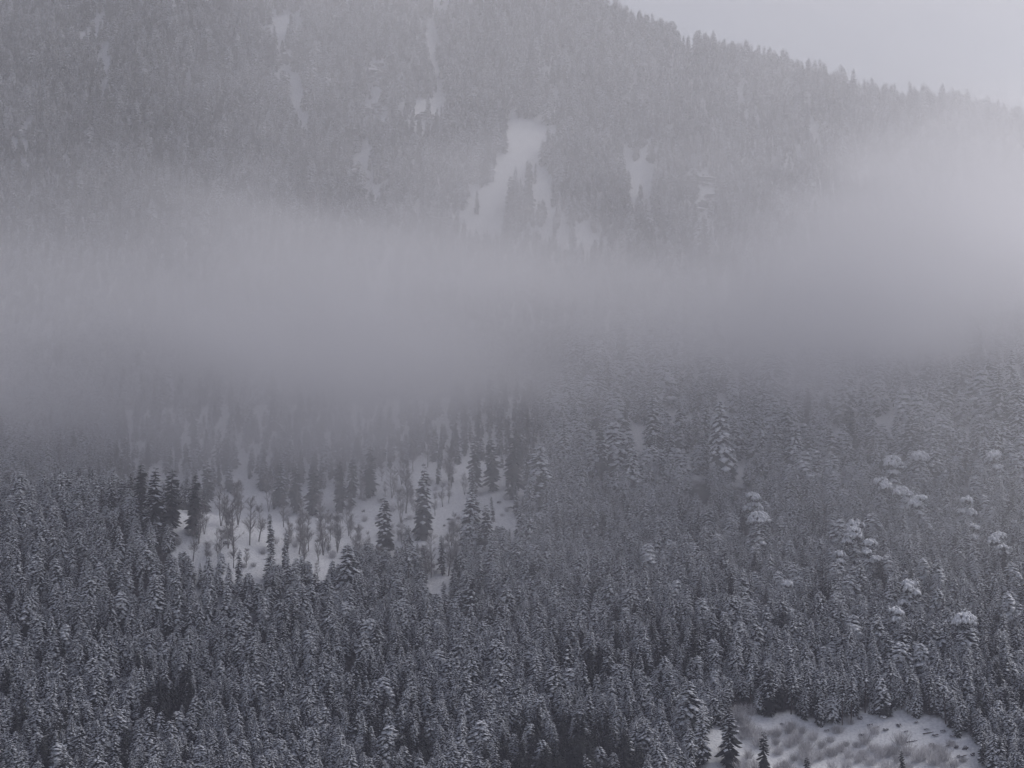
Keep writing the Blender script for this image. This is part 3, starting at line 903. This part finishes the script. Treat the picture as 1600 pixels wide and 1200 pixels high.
m, nt, b = new_mat('snowy_rock')
tc = nd(nt, 'ShaderNodeTexCoord')
n1 = nd(nt, 'ShaderNodeTexNoise'); n1.inputs['Scale'].default_value = 0.7; n1.inputs['Detail'].default_value = 6
nt.links.new(tc.outputs['Object'], n1.inputs['Vector'])
rc = ramp(nt, n1.outputs['Fac'], [(0.35, (0.035, 0.033, 0.036)), (0.65, (0.11, 0.105, 0.11))])
ge = nd(nt, 'ShaderNodeNewGeometry'); sx_ = nd(nt, 'ShaderNodeSeparateXYZ'); nt.links.new(ge.outputs['Normal'], sx_.inputs[0])
ad = nd(nt, 'ShaderNodeMath', operation='MULTIPLY_ADD'); ad.inputs[1].default_value = 0.5
nt.links.new(n1.outputs['Fac'], ad.inputs[0]); nt.links.new(sx_.outputs['Z'], ad.inputs[2])
mr = nd(nt, 'ShaderNodeMapRange'); mr.inputs['From Min'].default_value = 0.82; mr.inputs['From Max'].default_value = 0.98
nt.links.new(ad.outputs[0], mr.inputs['Value'])
mx = nd(nt, 'ShaderNodeMix', data_type='RGBA'); mx.inputs['B'].default_value = (0.74, 0.75, 0.78, 1)
nt.links.new(mr.outputs[0], mx.inputs['Factor']); nt.links.new(rc, mx.inputs['A']); nt.links.new(mx.outputs['Result'], b.inputs['Base Color'])
M_srock = m

RK = [rock(51, 1.3, 1.0, 0.8).mesh('boulder', [M_srock], False), rock(52, 1.0, 1.2, 1.1).mesh('boulder', [M_srock], False), rock(53, 1.7, 1.0, 0.6).mesh('boulder', [M_srock], False)]
RB1 = [(640, 742), (632, 752), (606, 792), (616, 798), (702, 812), (694, 822), (636, 812), (352, 850), (350, 832), (448, 858), (780, 786), (798, 794), (568, 800), (662, 728)]
RB2 = [(1166, 1112), (1178, 1110), (1236, 1134), (1344, 1124), (1392, 1120), (1404, 1134), (1384, 1140), (1432, 1130), (1448, 1140), (1462, 1150), (1474, 1144), (1486, 1160), (1494, 1168), (1508, 1170),
       (1500, 1184), (1416, 1144), (1346, 1150), (1360, 1134), (1292, 1142), (1222, 1132), (1488, 1150), (1520, 1180), (1456, 1166)]
B1 = [(640, 745, 'at the fogged top of the left clearing'), (610, 795, 'between the fogged pair and the lone dark conifer'), (700, 815, 'right of the tall lone dark conifer'),
      (636, 812, 'left of the tall lone dark conifer'), (350, 840, 'by the large twin-stemmed bare tree'), (448, 858, 'in the middle of the left clearing'), (790, 790, 'on the small snow patch right of the clearing'), (568, 800, 'under the pair of fogged conifers'), (662, 728, 'up in the fog above the clearing')]
B2 = [(1170, 1110, 'at the upper left of the bottom clearing'), (1230, 1133, 'under the leftmost bare-trunked conifer'), (1292, 1142, 'below the four bare-trunked conifers'), (1350, 1130, 'on the left part of the snow bank'),
      (1395, 1128, 'at the top of the snow bank'), (1440, 1138, 'on the upper right of the snow bank'), (1480, 1150, 'along the right rim of the snow bank'), (1505, 1178, 'at the right end of the clearing')]
for lst, A, grp in ((RB1, B1, 'dark boulders on the snow at mid left'), (RB2, B2, 'dark boulders on the bottom right snow bank')):
    for px, py in lst:
        x, y, z = at(px, py)
        k = rnd.randrange(3)
        o = link('boulder', RK[k]); o.location = (x, y, z + 0.1); o.rotation_euler = (0, 0, rnd.random() * 6.28)
        s_ = rnd.uniform(0.55, 1.25); o.scale = (s_, s_, s_)
        tag(o, ('small ' if s_ < 0.85 else '') + ('rounded', 'upright', 'flat')[k] + ' dark boulder ' + side(px, py, A), 'boulder', grp)


def crag(seed, wid, hgt):
    g = np.random.default_rng(seed)
    mb = MB()
    for q in range(9):
        b_ = rock(seed * 20 + q, wid * g.uniform(0.18, 0.38), wid * g.uniform(0.16, 0.3), hgt * g.uniform(0.16, 0.34), 6, 4)
        off = np.array([g.uniform(-0.5, 0.5) * wid, 0, g.uniform(-0.1, 0.8) * hgt]); off[1] = off[2] / 0.9 + g.uniform(-1.5, 1.5)
        mb.add(b_.v[0] + off, b_.f)
    return mb.mesh('crag', [M_srock], False)

GK = 'rocky crags on the upper mountain'
for q, (px, py, wd, hg, lab) in enumerate([
    (592, 128, 16, 18, 'snow-streaked crag high on the mountain, left of centre'),
    (585, 175, 15, 12, 'snow-streaked crag just under the highest one left of centre'),
    (566, 285, 17, 14, 'hazy crag at the fog top, left of the snow chute'),
    (660, 186, 11, 8, 'small crag between the high crags and the snow chute'),
    (1086, 292, 26, 10, 'dark overhanging crag on the mountain right of the snow chute'),
    (1100, 330, 24, 14, 'broken snowy crag under the dark overhang'),
    (1150, 345, 16, 12, 'snowy crag right of the broken one under the overhang'),
    (448, 100, 14, 14, 'faint crag beside the long snow couloir at upper left'),
    (335, 205, 16, 10, 'faint crag above the fog at left'), (44, 216, 18, 8, 'flat-topped faint crag near the left edge above the fog'),
    (1340, 265, 18, 12, 'pale crag in thin fog at upper right')]):
    x, y, z = at(px, py)
    o = link('crag', crag(60 + q, wd, hg)); o.location = (x, y, z - 1)
    tag(o, lab, 'crag', GK)

# ------------------------------------------------------------------ fog and haze
def box(name, lo, hi, mat, label=None):
    V = [(x, y, z) for z in (lo[2], hi[2]) for y in (lo[1], hi[1]) for x in (lo[0], hi[0])]
    F = [(0, 2, 3, 1), (4, 5, 7, 6), (0, 1, 5, 4), (2, 6, 7, 3), (0, 4, 6, 2), (1, 3, 7, 5)]
    me = bpy.data.meshes.new(name); me.from_pydata(V, [], F); me.materials.append(mat)
    o = link(name, me); tag(o, label, kind='stuff')
    return o


zmax = float(GZ.max()) + 30
def vol_mat(name, colour, density, g):
    m = bpy.data.materials.new(name); m.use_nodes = True
    nt = m.node_tree; nt.nodes.clear()
    out = nd(nt, 'ShaderNodeOutputMaterial'); pv = nd(nt, 'ShaderNodeVolumePrincipled')
    pv.inputs['Color'].default_value = (*colour, 1); pv.inputs['Density'].default_value = density; pv.inputs['Anisotropy'].default_value = g
    nt.links.new(pv.outputs[0], out.inputs['Volume'])
    return m, nt, pv

mh, _, _ = vol_mat('haze', (0.80, 0.82, 1.0), HAZE_D, 0.35)
box('haze', (-1230, -330, float(GZ.min()) - 1.5), (1230, 2430, zmax + 12), mh, 'thin cold air over the valley')

mf, _, pv = vol_mat('fog', (0.890, 0.893, 0.920), 1.0, 0.62)


def noise3(x, y, z, o=4):
    """value noise in space"""
    G = np.random.default_rng(8).random((64, 64, 64)).astype(np.float32)
    tot, a, out = 0.0, 0.5, 0.0
    for k in range(o):
        q = [v * 2 ** k + 13.7 * k for v in (x, y, z)]
        i = [np.floor(v).astype(np.int32) for v in q]
        f = [v - w for v, w in zip(q, i)]
        f = [t * t * (3 - 2 * t) for t in f]
        i = [w % 64 for w in i]; j = [(w + 1) % 64 for w in i]
        c00 = G[i[0], i[1], i[2]] * (1 - f[0]) + G[j[0], i[1], i[2]] * f[0]
        c10 = G[i[0], j[1], i[2]] * (1 - f[0]) + G[j[0], j[1], i[2]] * f[0]
        c01 = G[i[0], i[1], j[2]] * (1 - f[0]) + G[j[0], i[1], j[2]] * f[0]
        c11 = G[i[0], j[1], j[2]] * (1 - f[0]) + G[j[0], j[1], j[2]] * f[0]
        out = out + a * ((c00 * (1 - f[1]) + c10 * f[1]) * (1 - f[2]) + (c01 * (1 - f[1]) + c11 * f[1]) * f[2])
        tot += a; a *= 0.5
    return out / tot - 0.5


VOX = 8.0
F0, F1 = np.array([-440.0, 1130.0, -60.0]), np.array([440.0, 1850.0, zmax + 4])
RES = [int(v) for v in np.round((F1 - F0) / VOX) + 1]
fx, fy, fz = (np.linspace(F0[k], F1[k], RES[k], dtype=np.float32) for k in range(3))
VX, VY, VZ = np.meshgrid(fx, fy, fz, indexing='ij')
YF = 1460.0                                                # the fog's own distance
def wx(px): return (np.asarray(px, float) - 800) / 800 * TH * YF
def wz(py): return np.array([elev_tan(v) for v in py]) * YF
px_ = fx
lowz = np.interp(px_, wx(LOW_X), wz(LOW_Y)).astype(np.float32)[:, None, None]
topz = np.interp(px_, wx(TOP_X), wz(TOP_Y)).astype(np.float32)[:, None, None]
nA = noise3(VX / 95, VY / 95, VZ / 60, 4)
SHR_ = VX + 0.9 * VZ                                       # wisps drawn out along the slope
nB = noise3(SHR_ / 52 + 9, VY / 50, VZ / 24, 4)
nC = noise3(SHR_ / 120 + 3, VY / 150, VZ / 42 + 5, 4)
zl = VZ - lowz + 66 * nA + 46 * nB + 40 * nC
zu = VZ - topz + 60 * nA + 95 * nB + 210 * nC
sm = lambda a, b, x: (lambda t: t * t * (3 - 2 * t))(np.clip((x - a) / (b - a), 0, 1)).astype(np.float32)
core = sm(-26, 44, zl) * (1 - sm(-75, 52, zu)) * sm(1270, 1370, VY)
edge = (1 - sm(1660, 1720, VY) * sm(60, 200, VX)) * sm(-440, -400, VX) * (1 - sm(400, 440, VX)) * (1 - sm(1800, 1850, VY))
prof = np.interp(VZ, [-60, -20, 40, 110, 180, 260], [0, 0.36, 0.88, 0.88, 0.80, 0.66]).astype(np.float32)
prof = prof * (1 - 0.5 * sm(-20, -260, VX) * sm(120, 240, VZ)) * (1 + 0.3 * sm(40, 220, VX) * sm(230, 320, VZ))
mist = np.clip(MIST * (1 + 2.3 * nA), 0, None) * prof * sm(1130, 1180, VY)
DENS = (CORE * core * (1 - 0.35 * sm(-60, -240, VX)) * (1 - 0.55 * sm(20, -240, VX) * sm(150, 235, VZ)) * np.clip(1 + 1.3 * nB + 1.9 * nC, 0.12, 2.4) * (1 - 0.4 * sm(140, 300, VX) * sm(200, 270, VZ)) + mist) * edge * (1 - sm(zmax - 25, zmax + 2, VZ))
me = bpy.data.meshes.new('fog_bank')
me.vertices.add(DENS.size)
me.vertices.foreach_set('co', np.stack([VX, VY, VZ], -1).astype(np.float32).ravel())
me.attributes.new('density', 'FLOAT', 'POINT').data.foreach_set('value', DENS.astype(np.float32).ravel())
fb = tag(link('fog_bank', me), 'pale fog bank lying across the mountainside', kind='stuff')
ng = bpy.data.node_groups.new('fog_bank', 'GeometryNodeTree')
ng.interface.new_socket('Geometry', in_out='INPUT', socket_type='NodeSocketGeometry')
ng.interface.new_socket('Geometry', in_out='OUTPUT', socket_type='NodeSocketGeometry')
gi, go = ng.nodes.new('NodeGroupInput'), ng.nodes.new('NodeGroupOutput')
gp = ng.nodes.new('GeometryNodeInputPosition'); gs = ng.nodes.new('ShaderNodeSeparateXYZ'); ng.links.new(gp.outputs[0], gs.inputs[0])
def gm(op, a, b_=0.0, c=0.0):
    n = ng.nodes.new('ShaderNodeMath'); n.operation = op
    for q, v in enumerate((a, b_, c)):
        if isinstance(v, (int, float)): n.inputs[q].default_value = v
        else: ng.links.new(v, n.inputs[q])
    return n.outputs[0]
ii = [gm('ROUND', gm('DIVIDE', gm('SUBTRACT', gs.outputs[k], float(F0[k])), float((F1[k] - F0[k]) / (RES[k] - 1)))) for k in range(3)]
flat = gm('MULTIPLY_ADD', gm('MULTIPLY_ADD', ii[0], float(RES[1]), ii[1]), float(RES[2]), ii[2])
na = ng.nodes.new('GeometryNodeInputNamedAttribute'); na.data_type = 'FLOAT'; na.inputs['Name'].default_value = 'density'
si = ng.nodes.new('GeometryNodeSampleIndex'); si.data_type = 'FLOAT'; si.domain = 'POINT'
ng.links.new(gi.outputs[0], si.inputs['Geometry']); ng.links.new(na.outputs['Attribute'], si.inputs['Value']); ng.links.new(flat, si.inputs['Index'])
vc = ng.nodes.new('GeometryNodeVolumeCube')
ng.links.new(si.outputs[0], vc.inputs['Density'])
vc.inputs['Min'].default_value = [float(v) for v in F0]; vc.inputs['Max'].default_value = [float(v) for v in F1]
for k, a in enumerate('XYZ'): vc.inputs['Resolution ' + a].default_value = RES[k]
smt = ng.nodes.new('GeometryNodeSetMaterial'); smt.inputs['Material'].default_value = mf
ng.links.new(vc.outputs[0], smt.inputs['Geometry']); ng.links.new(smt.outputs[0], go.inputs[0])
md = fb.modifiers.new('fog', 'NODES'); md.node_group = ng
me.materials.append(mf)
mf.cycles.volume_step_rate = STEP
